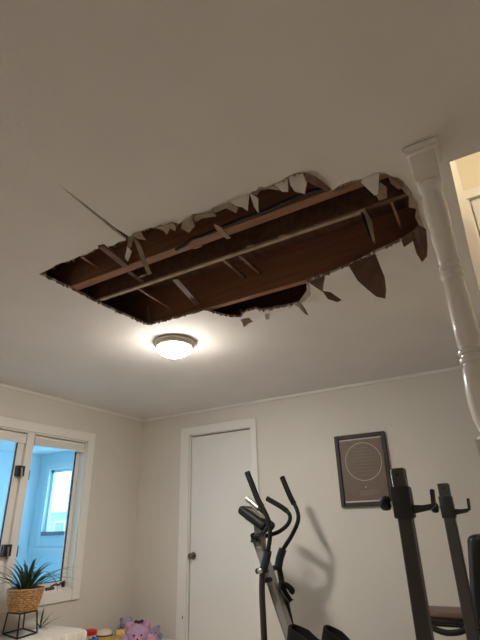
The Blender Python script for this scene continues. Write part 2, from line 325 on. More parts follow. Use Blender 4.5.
flap([(-0.1589, 1.8300, 2.3024), (-0.1279, 1.8000, 2.3036), (-0.1000, 1.8000, 2.2775), (-0.1083, 1.8000, 2.2002), (-0.1196, 1.8000, 2.1502), (-0.1432, 1.8000, 2.1292), (-0.1555, 1.8000, 2.1723), (-0.1615, 1.8200, 2.2406)], BROWNP, 0.005, lab='brown paper tongue hanging beside the white post')
flap([(-0.2115, 1.8600, 2.3078), (-0.1580, 1.8300, 2.3073), (-0.1579, 1.8300, 2.2604), (-0.1851, 1.8400, 2.2604), (-0.2057, 1.8500, 2.2526)], BROWNP, 0.004)
flap([(-0.4799, 1.9350, 2.2907), (-0.3408, 1.9000, 2.2952), (-0.3254, 1.8800, 2.2098), (-0.3112, 1.8600, 2.1386), (-0.3146, 1.8600, 2.0747), (-0.3250, 1.8600, 2.0359), (-0.3612, 1.8600, 2.0559), (-0.3987, 1.8800, 2.1132), (-0.4378, 1.9000, 2.1757)], BROWNP, 0.005, lab='long pointed brown paper tongue hanging from the far edge')
flap([(-0.7232, 1.9900, 2.3075), (-0.6127, 1.9700, 2.2962), (-0.6194, 1.9500, 2.2373), (-0.6259, 1.9400, 2.1899), (-0.6682, 1.9600, 2.2393)], PAPER, 0.006)
flap([(-0.6254, 1.9400, 2.1953), (-0.5808, 1.9300, 2.1697), (-0.5319, 1.9200, 2.1114), (-0.5546, 1.9200, 2.1070), (-0.5994, 1.9300, 2.1397)], BROWNP, 0.006, lab='curled dark brown scrap of drywall paper')
flap([(-0.7335, 2.0300, 2.3144), (-0.7277, 2.0600, 2.2963), (-0.7563, 2.1200, 2.2826), (-0.8083, 2.1600, 2.2834), (-0.8564, 2.1900, 2.2966), (-0.8039, 2.1400, 2.3047), (-0.7555, 2.0800, 2.3013)], PAPER)
flap([(-0.8912, 2.2000, 2.3039), (-0.8460, 2.1800, 2.2959), (-0.8143, 2.1800, 2.2437), (-0.8002, 2.1800, 2.2033), (-0.8170, 2.1800, 2.2137), (-0.8528, 2.1900, 2.2673)], PAPER)
flap([(-1.0949, 2.2300, 2.3447), (-1.0582, 2.2300, 2.3383), (-1.0451, 2.2000, 2.2482), (-1.0681, 2.2000, 2.2475)], GYP)
flap([(-1.2342, 2.2000, 2.3358), (-1.1961, 2.2200, 2.3473), (-1.1141, 2.2200, 2.3324), (-1.0207, 2.2200, 2.3275), (-0.9163, 2.2000, 2.3043), (-0.9049, 2.2000, 2.2884), (-1.0095, 2.2200, 2.2984), (-1.1017, 2.2200, 2.3093), (-1.1862, 2.2000, 2.3134)], PAPER, 0.008)
flap([(-1.2122, 2.1500, 2.3369), (-1.2090, 2.1800, 2.3280), (-1.2216, 2.2000, 2.2925), (-1.2426, 2.2000, 2.2911)], PAPER)
flap([(-1.2288, 2.1900, 2.3238), (-1.1858, 2.2000, 2.3233), (-1.1803, 2.2000, 2.2887), (-1.1542, 2.2000, 2.2592), (-1.1816, 2.2000, 2.2562), (-1.2165, 2.2000, 2.2386), (-1.2424, 2.2000, 2.2977)], PAPER)
flap([(-1.3555, 2.0000, 2.3111), (-1.3082, 2.1000, 2.3090), (-1.2350, 2.2000, 2.3092), (-1.2355, 2.2000, 2.2960), (-1.3154, 2.1000, 2.2944), (-1.3555, 2.0000, 2.2982)], PAPER, 0.004)
# ragged paper fringe along the broken edge
rf = random.Random(5); bm = bmesh.new()
for i in range(len(HOLE)):
    a, b = Vector(HOLE[i]), Vector(HOLE[(i+1) % len(HOLE)])
    if (b-a).length > 0.16 or 12 <= i <= 19: continue
    n = max(1, int((b-a).length/0.012)); pts = [a+(b-a)*k/n for k in range(n+1)]
    inw = Vector((-(b-a).y, (b-a).x, 0)).normalized()
    for k in range(n):
        if rf.random() < 0.25: continue
        p, q = pts[k], pts[k+1]; h = rf.uniform(0.002, 0.011); m_ = (p+q)/2+inw*rf.uniform(-0.006, 0.010)
        t0 = [p+Vector((0, 0, 0.012)), q+Vector((0, 0, 0.012)), q+Vector((0, 0, -0.001)), m_+Vector((0, 0, -h)), p+Vector((0, 0, -0.001))]
        A = [bm.verts.new(v-inw*0.001) for v in t0]; B = [bm.verts.new(v+inw*0.001) for v in t0]
        bm.faces.new(A); bm.faces.new(B[::-1])
        for e in range(5): bm.faces.new((A[e], A[(e+1) % 5], B[(e+1) % 5], B[e]))
fringe = obj('torn_paper_fringe', bm, PAPER, ceil); fringe['kind'] = 'stuff'
# torn joint tape at the end of the open seam
flap([(-1.2049, 1.1850, 2.2863), (-1.1753, 1.1900, 2.2808), (-1.1975, 1.2000, 2.2416), (-1.2130, 1.1950, 2.2469)], PAPER, 0.003, nm='joint_tape')
flap([(-1.2130, 1.1950, 2.2469), (-1.1913, 1.2000, 2.2170), (-1.2012, 1.2000, 2.1933), (-1.2102, 1.2000, 2.1719), (-1.2219, 1.1950, 2.1952)], GYP, 0.003, nm='joint_tape')
flap([(-1.1806, 1.1900, 2.2777), (-1.1604, 1.2000, 2.2609), (-1.1347, 1.2000, 2.2145), (-1.1112, 1.2000, 2.1533), (-1.0744, 1.2000, 2.0738), (-1.0948, 1.2000, 2.0734), (-1.1295, 1.2000, 2.1499), (-1.1566, 1.2000, 2.2173)], PAPER, 0.003, lab='long strip of paper tape dangling into the hole', nm='joint_tape')
flap([(-1.1781, 1.1800, 2.2886), (-1.1281, 1.1800, 2.2824), (-1.1340, 1.2000, 2.2738), (-1.1342, 1.2200, 2.2654), (-1.1592, 1.2100, 2.2738), (-1.1691, 1.1900, 2.2734)], PAPER, 0.004, nm='joint_tape')
flap([(-0.3086, 1.5600, 2.3071), (-0.2848, 1.5500, 2.2809), (-0.2679, 1.5400, 2.2266), (-0.2699, 1.5400, 2.1208), (-0.2778, 1.5400, 2.1327), (-0.2776, 1.5450, 2.2241), (-0.2919, 1.5500, 2.2740)], LATH, 0.003, nm='joint_tape')
flap([(-0.3099, 1.5650, 2.3085), (-0.2778, 1.5500, 2.2321), (-0.2781, 1.5450, 2.1265), (-0.2893, 1.5500, 2.1657), (-0.3012, 1.5600, 2.2427)], CABLEM, 0.003, nm='dark_paper_curl')  # black wedge of the paper curl hanging from the batten end
tag(tube('electrical_cable', [(-1.0850, 1.3620, 2.2763), (-1.0344, 1.3600, 2.2834), (-0.9971, 1.3600, 2.2986), (-0.9287, 1.3600, 2.2967), (-0.7796, 1.3620, 2.3072), (-0.6391, 1.3620, 2.3058), (-0.4855, 1.3620, 2.3167), (-0.3761, 1.3620, 2.3066)], 0.008, CABLEM, None, 8, 4),
    'black electrical cable running along the lighter joist in the hole', 'cable')

# ---------------------------------------------------------------- stairwell and upper hall on the right
struct(box('wall_hall', (EDGE, 2.75, 0), (XR, 2.85, 3.6), HALLW))
struct(box('wall_stair_upper', (0.0, YS, H+0.26), (0.035, 2.75, 3.6), HALLW))
struct(box('wall_stair_front', (0.0, YS-0.06, H+0.014), (XR, YS, 3.6), HALLW))
struct(box('ceiling_hall', (0.0, YS-0.06, 3.6), (XR+0.1, 2.85, 3.65), HALLW))
a = (0.0935, 2.3000, 2.9093)
struct(box('trim_3', (EDGE-0.006, 2.30, H+0.014), (a[0], 2.36, 3.6), TRIM))
struct(box('trim_4', (EDGE+0.001, 2.30, 0.96), (a[0], 2.36, H+0.012), TRIM))
d2 = struct(box('door_2', (0.135, 2.725, 0.96), (0.85, 2.748, 2.955), DOORM))
for (x0, x1) in ((0.20, 0.46), (0.53, 0.79)):
    for (z0, z1) in ((2.62, 2.86), (1.95, 2.52), (1.10, 1.80)):
        box('door_panel', (x0, 2.717, z0), (x1, 2.727, z1), DOORM, d2, bevel=0.008, seg=1)
box('casing', (0.06, 2.722, 0.96), (0.125, 2.75, 3.04), TRIM, d2); box('casing', (0.86, 2.722, 0.96), (0.93, 2.75, 3.04), TRIM, d2)
box('casing', (0.06, 2.718, 2.975), (0.93, 2.75, 3.045), TRIM, d2, bevel=0.004, seg=1)
STAIRM = mat('stair_oak', srgb(140, 104, 70), 0.5, var=0.25, vscale=5, stretch=(1, 6, 1))
st = struct(box('stairs', (0.10, 2.30, 0), (XR, 2.75, 0.96), STAIRM))
for i in range(4):
    box('stair_step', (0.10, 1.50+0.20*i, 0), (XR, 1.70+0.20*i+0.0, 0.192*(i+1)), STAIRM, st)
hl = root('ceiling_light', (0.55, 1.75, 3.6), 'lit flush glass lamp on the upper hall ceiling', 'lamp')
HALLL = emit('hall_lamp_glass', (1.0, 0.91, 0.77, 1), HALL_STRENGTH)
lathe('base_ring', [(0.14, 0), (0.145, -0.03), (0.12, -0.035)], (0.55, 1.75, 3.6), NICKEL, hl)
lathe('glass_bowl', [(0.12, -0.03), (0.118, -0.06), (0.09, -0.09), (0.04, -0.11), (0.005, -0.115)], (0.55, 1.75, 3.6), HALLL, hl)

# ---------------------------------------------------------------- turned post
px_, py_ = -0.034, 1.345
pt = root('turned_post', (px_, py_, 0), 'white glossy turned wooden post reaching the ceiling at the right', 'post')
box('top_block', (px_-0.038, py_-0.038, 2.15), (px_+0.038, py_+0.038, H-0.001), POSTM, pt, bevel=0.004)
bm = bmesh.new()
for (s, z0, z1) in ((0.055, H-0.022, H-0.001), (0.050, H-0.034, H-0.022)): add_box(bm, (px_-s, py_-s, z0), (px_+s, py_+s, z1), 0.004)
obj('crown_moulding', bm, POSTM, pt, True)
prof = [(0.033, 2.155), (0.0365, 2.140), (0.0365, 2.128), (0.031, 2.116), (0.030, 2.105), (0.034, 2.09), (0.036, 2.05), (0.035, 2.00), (0.032, 1.975), (0.031, 1.965), (0.034, 1.955), (0.034, 1.945),
        (0.033, 1.928), (0.029, 1.90), (0.0288, 1.856), (0.0255, 1.850), (0.0258, 1.845), (0.0315, 1.841), (0.0325, 1.834), (0.0315, 1.827), (0.0262, 1.824), (0.0262, 1.820), (0.0315, 1.816), (0.0325, 1.809), (0.0315, 1.802), (0.0262, 1.798), (0.0262, 1.794), (0.0288, 1.788),
        (0.030, 1.72), (0.031, 1.66), (0.0315, 1.588), (0.028, 1.583), (0.028, 1.579), (0.034, 1.575), (0.035, 1.569), (0.034, 1.563), (0.0285, 1.560), (0.0285, 1.556), (0.034, 1.552), (0.035, 1.546), (0.034, 1.540), (0.0285, 1.536), (0.0285, 1.532), (0.032, 1.526),
        (0.0355, 1.50), (0.0385, 1.46), (0.0385, 1.43), (0.036, 1.39), (0.030, 1.365), (0.025, 1.352), (0.025, 1.346), (0.036, 1.342), (0.036, 1.336), (0.03, 1.332), (0.024, 1.30)]
lathe('turned_shaft', prof[::-1], (px_, py_, 0), POSTM, pt, 40)
box('lower_block', (px_-0.042, py_-0.042, 0.0), (px_+0.042, py_+0.042, 1.334), POSTM, pt, bevel=0.004)

# ---------------------------------------------------------------- ceiling lamp
LAMPG = emit('frosted_lamp_glass', (1.0, 0.94, 0.875, 1), LAMP_STRENGTH); bowl_glow(LAMPG, -0.048, -0.088, 0.05)
REARG = emit('dimmer_lamp_glass', (1.0, 0.94, 0.87, 1), REAR_STRENGTH)
def flush_lamp(lc, label, gm):
    lm = root('ceiling_light', lc, label, 'lamp')
    lathe('base_ring', [(0.132, -0.0005), (0.137, -0.010), (0.135, -0.022), (0.127, -0.030), (0.123, -0.038), (0.114, -0.043)], lc, SATIN, lm, 48)
    lathe('glass_bowl', [(0.113, -0.041), (0.114, -0.048), (0.109, -0.062), (0.095, -0.077), (0.070, -0.090), (0.040, -0.098), (0.012, -0.101)], lc, gm, lm, 48)
    lathe('finial', [(0.010, -0.098), (0.018, -0.104), (0.018, -0.108), (0.008, -0.112), (0.012, -0.121), (0.008, -0.130), (0.001, -0.132)], lc, SATIN, lm, 16)
flush_lamp((-1.785, 2.262, H), 'lit flush-mount lamp with frosted bowl and nickel ring beside the hole', LAMPG)
flush_lamp((-2.3, -1.9, H), 'lit flush-mount lamp over the far end of the room, away from the hole', REARG)

# ---------------------------------------------------------------- window in the left wall
wn = bpy.data.objects.new('window_1', None); wn.location = (XL, (WY0+WY1)/2, WZ0); COL.objects.link(wn); struct(wn)
CW = 0.085
for nm, lo, hi in (('casing', (XL, WY1, WZ0-CW), (XL+0.018, WY1+CW, WZ1+CW)), ('casing', (XL, WY0-CW, WZ0-CW), (XL+0.018, WY0, WZ1+CW)),
                   ('casing', (XL, WY0, WZ1), (XL+0.018, WY1, WZ1+CW)), ('casing', (XL, WY0, WZ0-CW), (XL+0.018, WY1, WZ0))):
    box(nm, lo, hi, TRIM, wn, bevel=0.004, seg=1)
for nm, lo, hi in (('jamb', (XL-0.15, WY1-0.012, WZ0), (XL, WY1, WZ1)), ('jamb', (XL-0.15, WY0, WZ0), (XL, WY0+0.012, WZ1)),
                   ('jamb', (XL-0.15, WY0, WZ1-0.012), (XL, WY1, WZ1)), ('window_sill', (XL-0.15, WY0, WZ0), (XL, WY1, WZ0+0.012))):
    box(nm, lo, hi, TRIM, wn)
box('mullion', (XL-0.13, 2.545, WZ0), (XL-0.002, 2.618, WZ1), TRIM, wn, bevel=0.004, seg=1)
def sash(y0, y1, xg, st=0.045, wide=None):
    z0, z1 = WZ0+0.012, WZ1-0.012
    s = box('sash', (xg-0.02, y0, z0), (xg+0.02, y0+st, z1), TRIM, wn, bevel=0.003, seg=1)
    wd = wide or st
    box('stile', (xg-0.02, y1-wd, z0), (xg+0.02, y1, z1), TRIM, s, bevel=0.003, seg=1)
    box('rail', (xg-0.02, y0, z0), (xg+0.02, y1, z0+0.05), TRIM, s); box('rail', (xg-0.02, y0, z1-0.05), (xg+0.02, y1, z1), TRIM, s)
    box('pane', (xg-0.004, y0+st, z0+0.05), (xg+0.004, y1-wd, z1-0.05), GLASS, s)
    g = 0.005
    bm = bmesh.new()
    add_box(bm, (xg+0.004, y1-wd-g, z0+0.05), (xg+0.022, y1-wd, z1-0.05)); add_box(bm, (xg+0.004, y0+st, z0+0.05), (xg+0.022, y1-wd, z0+0.055))
    add_box(bm, (xg+0.004, y0+st, z0+0.05), (xg+0.022, y0+st+g, z1-0.05))
    obj('gasket', bm, DARKM, s)
    return s
sash(2.618, WY1-0.012, XL-0.09, 0.03, 0.045)
sash(WY0+0.012, 2.545, XL-0.05, 0.045, 0.062)
LATCH = mat('bronze_latch_metal', srgb(62, 56, 58), 0.4, metal=0.6)
for (y, z) in ((2.545, 1.62), (2.540, 1.03)):
    l = box('latch', (XL-0.03, y-0.050, z-0.042), (XL+0.008, y+0.020, z+0.042), LATCH, wn, bevel=0.003, seg=1)
    bar('latch_lever', (XL+0.012, y-0.02, z+0.025), (XL+0.014, y-0.01, z-0.06), 0.016, 0.012, CHROME, l)
for (y, z) in ((2.632, 1.595), (2.634, 1.02)):
    box('hinge', (XL-0.045, y-0.012, z-0.04), (XL-0.02, y+0.004, z+0.04), LATCH, wn)
for (y0, y1) in ((2.622, 3.19), (WY0+0.015, 2.542)):
    b = box('blind_headrail', (XL-0.052, y0, WZ1-0.046), (XL-0.004, y1, WZ1-0.022), TRIM, wn, bevel=0.003, seg=1)
    for i in range(4):
        box('blind_slat', (XL-0.050, y0+0.004, WZ1-0.055-0.010*i), (XL-0.006, y1-0.004, WZ1-0.047-0.010*i), TRIM, b)
    box('blind_bottom_rail', (XL-0.052, y0, WZ1-0.098), (XL-0.004, y1, WZ1-0.086), TRIM, b)
BRONZE = mat('brown_crank_metal', srgb(92, 70, 54), 0.5, metal=0.3)
cr = box('crank_base', (XL-0.03, 2.95, WZ0+0.012), (XL-0.004, 3.03, WZ0+0.035), BRONZE, wn, bevel=0.006, seg=2)
tube('crank_handle', [(XL-0.012, 2.99, WZ0+0.035), (XL+0.004, 3.02, WZ0+0.05), (XL+0.006, 3.06, WZ0+0.045), (XL+0.006, 3.085, WZ0+0.06)], 0.008, BRONZE, cr, 8, 4)

# ---------------------------------------------------------------- porch beyond the window
PXL, PYE, PZ = -6.07, 4.62, 2.2
struct(box('floor_porch', (PXL-0.1, -0.6, -0.1), (XL-0.15, PYE+0.1, 0.0), PORCH))
struct(box('ceiling_porch', (PXL-0.1, -0.6, PZ), (XL-0.15, PYE+0.1, PZ+0.08), PORCHC))
EX0, EX1, EZ0, EZ1 = -5.82, -4.75, 1.13, 1.97
bm = bmesh.new()
add_box(bm, (PXL-0.1, PYE, 0), (EX0, PYE+0.1, PZ)); add_box(bm, (EX1, PYE, 0), (XL-0.15, PYE+0.1, PZ))
add_box(bm, (EX0, PYE, 0), (EX1, PYE+0.1, EZ0)); add_box(bm, (EX0, PYE, EZ1), (EX1, PYE+0.1, PZ))
struct(obj('wall_porch_end', bm, PORCH))
bm = bmesh.new()
add_box(bm, (PXL-0.1, -0.6, 0), (PXL, PYE, 0.75)); add_box(bm, (PXL-0.1, -0.6, 2.05), (PXL, PYE, PZ))
for y0, y1 in ((-0.6, -0.45), (0.5, 0.62), (1.6, 1.72), (2.7, 4.62)): add_box(bm, (PXL-0.1, y0, 0.75), (PXL, y1, 2.05))
struct(obj('wall_porch_side', bm, PORCH))
struct(box('wall_porch_front', (PXL-0.1, -0.7, 0), (XL-0.15, -0.6, PZ+0.08), PORCH))
bm = bmesh.new()
for y in (3.35, 3.75, 4.28): add_box(bm, (PXL, y, 0.0), (PXL+0.025, y+0.09, PZ), 0.003, 1)
struct(obj('trim_5', bm, PORCHC))
struct(box('trim_6', (PXL+0.02, PYE-0.02, 0.93), (XL-0.16, PYE, 0.965), PORCHC))
w2 = bpy.data.objects.new('window_2', None); w2.location = ((EX0+EX1)/2, PYE, EZ0); COL.objects.link(w2); struct(w2)
for lo, hi in (((EX0-0.07, PYE-0.02, EZ0-0.15), (EX0, PYE, EZ1+0.07)), ((EX1, PYE-0.02, EZ0-0.15), (EX1+0.07, PYE, EZ1+0.07)), ((EX0, PYE-0.02, EZ1), (EX1, PYE, EZ1+0.07))):
    box('casing', lo, hi, PORCHC, w2)
SILLM = mat('grey_blue_sill_cushion', srgb(120, 132, 150), 0.8, var=0.2, vscale=12)
box('window_sill', (EX0, PYE-0.03, EZ0-0.02), (EX1, PYE+0.10, EZ0+0.03), SILLM, w2, bevel=0.01)
box('apron', (EX0, PYE-0.018, EZ0-0.15), (EX1, PYE, EZ0-0.02), PORCH, w2)
for lo, hi in (((EX0, PYE+0.03, EZ0), (EX0+0.04, PYE+0.07, EZ1)), ((EX1-0.04, PYE+0.03, EZ0), (EX1, PYE+0.07, EZ1)), ((EX0, PYE+0.03, EZ1-0.04), (EX1, PYE+0.07, EZ1)), ((-5.30, PYE+0.03, EZ0), (-5.26, PYE+0.07, EZ1))):
    box('sash', lo, hi, PORCHC, w2)
box('pane', (EX0+0.04, PYE+0.045, EZ0+0.03), (EX1-0.04, PYE+0.053, EZ1-0.04), GLASS, w2)
# the snowy yard and the neighbour's house
struct(box('ground', (-60, -30, -0.62), (40, 60, -0.6), SNOW))
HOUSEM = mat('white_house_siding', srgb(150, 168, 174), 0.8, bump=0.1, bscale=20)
hs = root('neighbour_house', (-19, 19, -0.6), 'pale house across the snow seen through the porch window', 'house')
box('house_wall', (-26, 17, -0.6), (-15, 23, 2.15), HOUSEM, hs)
prism('roof', [(-26.4, 16.6, 2.1), (-14.6, 16.6, 2.1), (-14.6, 20, 2.9), (-26.4, 20, 2.9)], 0.12, SNOW, hs)
PANEM = mat('dim_house_window', srgb(110, 130, 150), 0.2)
for x in (-24.3, -22.4, -20.5, -18.6, -16.7):
    f_ = box('house_window', (x, 16.93, 0.75), (x+0.75, 17.0, 1.65), TRIM, hs)
    box('house_pane', (x+0.07, 16.90, 0.82), (x+0.68, 16.94, 1.58), PANEM, f_)

# ---------------------------------------------------------------- door in the back wall
d1 = struct(box('door_1', (-2.873, YB+0.012, 0.005), (-2.175, YB+0.047, 2.021), DOORM, bevel=0.002, seg=1))
for lo, hi in (((DX0-0.105, YB-0.018, 0), (DX0+0.002, YB, 2.122)), ((DX1-0.004, YB-0.018, 0), (DX1+0.058, YB, 2.122)), ((DX0, YB-0.018, DZ-0.004), (DX1, YB, 2.122))):
    box('casing', lo, hi, TRIM, d1, bevel=0.004, seg=1)
for lo, hi in (((DX0, YB, 0), (DX0+0.013, YB+0.11, DZ)), ((DX1-0.015, YB, 0), (DX1, YB+0.11, DZ)), ((DX0, YB, DZ-0.012), (DX1, YB+0.11, DZ))):
    box('jamb', lo, hi, TRIM, d1)
kc = (-2.8371, 3.9700, 0.9104)
kx, kz = kc[0], kc[2]
kb = lathe('knob_rose', [(0.032, 0), (0.032, 0.004), (0.022, 0.008)], (kx, YB+0.012, kz), NICKEL, d1, 24, axis=(0, -1, 0))
lathe('door_knob', [(0.011, 0.006), (0.011, 0.03), (0.020, 0.036), (0.026, 0.046), (0.026, 0.056), (0.020, 0.064), (0.006, 0.067)], (kx, YB+0.012, kz), NICKEL, kb, 24, axis=(0, -1, 0))
c_ = (-2.9266, 3.9620, 0.4137)
box('strike_mark', (c_[0]-0.004, 3.960, c_[2]-0.012), (c_[0]+0.004, 3.963, c_[2]+0.012), BRONZE, d1)

struct(box('door_light_stop', (DX0-0.05, YB+0.121, 0), (DX1+0.05, YB+0.16, 2.2), FRAMEM))  # added dark panel behind the door, blocks sky light at its gaps

# ---------------------------------------------------------------- framed print on the back wall
fx0, fx1, fz0, fz1, fy = -1.322, -0.885, 1.272, 1.848, YB-0.003
fr = root('framed_print', ((fx0+fx1)/2, fy, fz0), 'black framed dark print with a thin circle on the back wall', 'picture')
FW = 0.034
for lo, hi in (((fx0, fy-0.028, fz0), (fx0+FW, fy, fz1)), ((fx1-FW, fy-0.028, fz0), (fx1, fy, fz1)), ((fx0+FW, fy-0.028, fz0), (fx1-FW, fy, fz0+FW)), ((fx0+FW, fy-0.028, fz1-FW), (fx1-FW, fy, fz1))):
    box('frame_bar', lo, hi, FRAMEM, fr, bevel=0.004, seg=1)
MATB = mat('pale_mat_edge', srgb(214, 206, 196), 0.7)
PRINT = mat('dark_brown_print', srgb(112, 95, 82), 0.55, var=0.15, vscale=5, spec=0.4)
RINGM = mat('pale_print_line', srgb(200, 190, 176), 0.5)
FAINT = mat('faint_print_line', srgb(128, 112, 100), 0.5)
box('mat_board', (fx0+FW, fy-0.010, fz0+FW), (fx1-FW, fy-0.004, fz1-FW), MATB, fr)
pr = box('print', (fx0+FW+0.004, fy-0.013, fz0+FW+0.012), (fx1-FW-0.004, fy-0.0095, fz1-FW-0.012), PRINT, fr)
cc = (-1.0937, 3.9640, 1.6219)
bm = bmesh.new(); R_ = 0.152; n = 72
ri = [bm.verts.new((cc[0]+math.cos(2*math.pi*i/n)*(R_-0.0022), fy-0.0142, cc[2]+math.sin(2*math.pi*i/n)*(R_-0.0022))) for i in range(n)]
ro = [bm.verts.new((cc[0]+math.cos(2*math.pi*i/n)*(R_+0.0012), fy-0.0142, cc[2]+math.sin(2*math.pi*i/n)*(R_+0.0012))) for i in range(n)]
for i in range(n): bm.faces.new((ri[i], ri[(i+1) % n], ro[(i+1) % n], ro[i]))
r3 = bmesh.ops.extrude_face_region(bm, geom=list(bm.faces)); bmesh.ops.translate(bm, verts=[v for v in r3['geom'] if isinstance(v, bmesh.types.BMVert)], vec=(0, 0.0015, 0))
obj('printed_circle', bm, RINGM, pr)
dt = (-1.0994, 3.9640, 1.4195)
ball('printed_star', (dt[0], fy-0.0135, dt[2]), (0.006, 0.001, 0.006), RINGM, pr, 8)
for (dx, dz, ln) in ((0.0, -0.030, 0.13), (0.01, -0.045, 0.16), (0.0, -0.058, 0.11)):
    box('printed_line', (dt[0]-0.03+dx-ln*0.2, fy-0.0140, dt[2]+dz-0.003), (dt[0]-0.03+dx+ln*0.8, fy-0.0128, dt[2]+dz+0.003), FAINT, pr)
rs = random.Random(3)
for i in range(9):
    zz = cc[2]+0.11-i*0.027; hw = math.sqrt(max(0.0, R_**2-(zz-cc[2])**2))*0.78*rs.uniform(0.6, 1)
    box('printed_line', (cc[0]-hw, fy-0.0140, zz-0.0018), (cc[0]+hw, fy-0.0128, zz+0.0018), FAINT, pr)

# ---------------------------------------------------------------- elliptical trainer
el = root('elliptical_trainer', (-1.50, 3.34, 0), 'black and silver elliptical trainer with swinging handles before the white door', 'exercise machine')
tube('handle_arm', [(-1.6700, 3.1450, 1.3232), (-1.6274, 3.1500, 1.2547), (-1.5971, 3.1600, 1.1753), (-1.5992, 3.1700, 1.0919), (-1.6208, 3.1800, 1.0098), (-1.6498, 3.1900, 0.9347)], 0.0155, DARKM, el)
tube('handle_grip', [(-1.7484, 3.1350, 1.5219), (-1.7086, 3.1400, 1.4210), (-1.6700, 3.1450, 1.3232), (-1.6425, 3.1500, 1.2752)], 0.021, FOAM, el, 14)
tube('pivot_sleeve', [(-1.6258, 3.1800, 0.9911), (-1.6498, 3.1900, 0.9347), (-1.6821, 3.2000, 0.8661)], 0.028, NAVY, el, 14)
tube('swing_arm', [(-1.6854, 3.2000, 0.8783), (-1.6959, 3.2000, 0.7513), (-1.6960, 3.2000, 0.6057), (-1.6937, 3.2000, 0.4384), (-1.6908, 3.2000, 0.3576)], 0.021, TUBEM, el)
tube('handle_arm', [(-1.6019, 3.5600, 1.3618), (-1.5482, 3.5550, 1.2571), (-1.5443, 3.5500, 1.1786), (-1.5934, 3.5300, 1.0824), (-1.6528, 3.5000, 0.9952), (-1.6900, 3.4800, 0.9225)], 0.0155, DARKM, el)
tube('handle_grip', [(-1.6648, 3.5670, 1.5100), (-1.6056, 3.5600, 1.3695), (-1.5713, 3.5580, 1.3015)], 0.021, FOAM, el, 14)
tube('pivot_sleeve', [(-1.6617, 3.5000, 0.9885), (-1.6861, 3.4900, 0.9286), (-1.7027, 3.4800, 0.8564)], 0.030, NAVY, el, 14)
tube('swing_arm', [(-1.6936, 3.4800, 0.8696), (-1.6642, 3.4800, 0.7096), (-1.6244, 3.4800, 0.5097), (-1.5981, 3.4800, 0.3658)], 0.021, DARKM, el)
bar('mast', (-1.8024, 3.3400, 1.0905), (-1.425, 3.34, 0.09), 0.052, 0.05, SILVER, el, bevel=0.012)
bar('mast_neck', (-1.7725, 3.3400, 1.1790), (-1.7645, 3.3400, 1.0030), 0.055, 0.05, SILVER, el, bevel=0.012)
ax = (-1.7306, 3.3400, 0.8668)
ax_b = tube('pivot_axle', [(ax[0]+0.02, 3.17, ax[2]), (ax[0]+0.02, 3.50, ax[2])], 0.018, TUBEM, el, 14, 1)
e0 = (-1.6897, 3.1700, 0.8684)
lathe('axle_cap', [(0.017, 0), (0.017, 0.012), (0.010, 0.018), (0.002, 0.018)], (e0[0], 3.175, e0[2]), CHROME, ax_b, 16, axis=(0, -1, 0))
kn = (-1.6823, 3.2700, 0.8050)
tube('adjuster_knob', [(kn[0], 3.22, kn[2]), (kn[0], 3.31, kn[2])], 0.016, DARKM, el, 12, 1)
# fixed handlebar
tube('fixed_handlebar', [(-1.7982, 3.3000, 1.0781), (-1.7731, 3.3800, 1.0788), (-1.7354, 3.4400, 1.0869), (-1.6590, 3.4600, 1.1127), (-1.5888, 3.4600, 1.1595), (-1.5680, 3.4600, 1.2144), (-1.6057, 3.4600, 1.2686)], 0.015, DARKM, el)
tube('fixed_grip', [(-1.5903, 3.4600, 1.2503), (-1.6469, 3.4600, 1.2882), (-1.7564, 3.4600, 1.3477)], 0.019, FOAM, el, 14)
tube('fixed_handlebar', [(-1.7982, 3.3000, 1.0781), (-1.6988, 3.2400, 1.0981), (-1.6370, 3.2200, 1.1497), (-1.6490, 3.2200, 1.2229), (-1.7125, 3.2200, 1.2725)], 0.015, DARKM, el)
tube('fixed_grip', [(-1.7125, 3.2200, 1.2725), (-1.8030, 3.2200, 1.3423)], 0.018, CHROME, el, 14)
bar('handlebar_clamp', (-1.7876, 3.2800, 1.0719), (-1.8158, 3.3800, 1.0794), 0.04, 0.04, DARKM, el, bevel=0.01)
# console: a tilted rounded slab facing the rider on the right
ca, cb = Vector((-1.9085, 3.3400, 1.2788)), Vector((-1.6821, 3.3400, 1.1358))
t_ = (cb-ca).normalized(); s_ = Vector((0, 1, 0)); n_ = t_.cross(s_).normalized()
if n_.z < 0: n_ = -n_
bm = bmesh.new(); add_box(bm, (-0.5, -0.5, -0.5), (0.5, 0.5, 0.5)); L_ = (cb-ca).length
for v in bm.verts: v.co = Vector((v.co.x*L_, v.co.y*0.19*(0.9 if v.co.x < 0 else 1.0), v.co.z*0.066))
bmesh.ops.bevel(bm, geom=list(bm.edges), offset=0.028, segments=4, profile=0.5, affect='EDGES')
for v in bm.verts: v.co = (ca+cb)/2 + t_*v.co.x + s_*v.co.y + n_*v.co.z
co = obj('console', bm, DARKM, el, True)
mid = (ca+cb)/2+n_*0.034
prism('console_screen', [mid+t_*a*0.065+s_*b*0.055 for a, b in ((-1, -1), (1, -1), (1, 1), (-1, 1))], 0.003, mat('grey_lcd', srgb(120, 126, 118), 0.2), co)
GREYP = mat('grey_console_plastic', srgb(92, 86, 82), 0.4)
prism('console_underside', [(ca+cb)/2-n_*0.034+t_*a*0.07+s_*b*0.065 for a, b in ((-1, -.7), (-.7, -1), (.7, -1), (1, -.7), (1, .7), (.7, 1), (-.7, 1), (-1, .7))], 0.004, GREYP, co)
# bottle holder behind the mast
bh = tube('bottle_holder', [(-1.6443, 3.3800, 0.7707), (-1.6165, 3.4200, 0.7612), (-1.5812, 3.4400, 0.7292), (-1.5904, 3.4400, 0.7104)], 0.020, DARKM, el, 10)
bar('holder_arm', (-1.6373, 3.3800, 0.7585), (-1.5889, 3.4200, 0.6639), 0.03, 0.03, DARKM, bh, bevel=0.006)
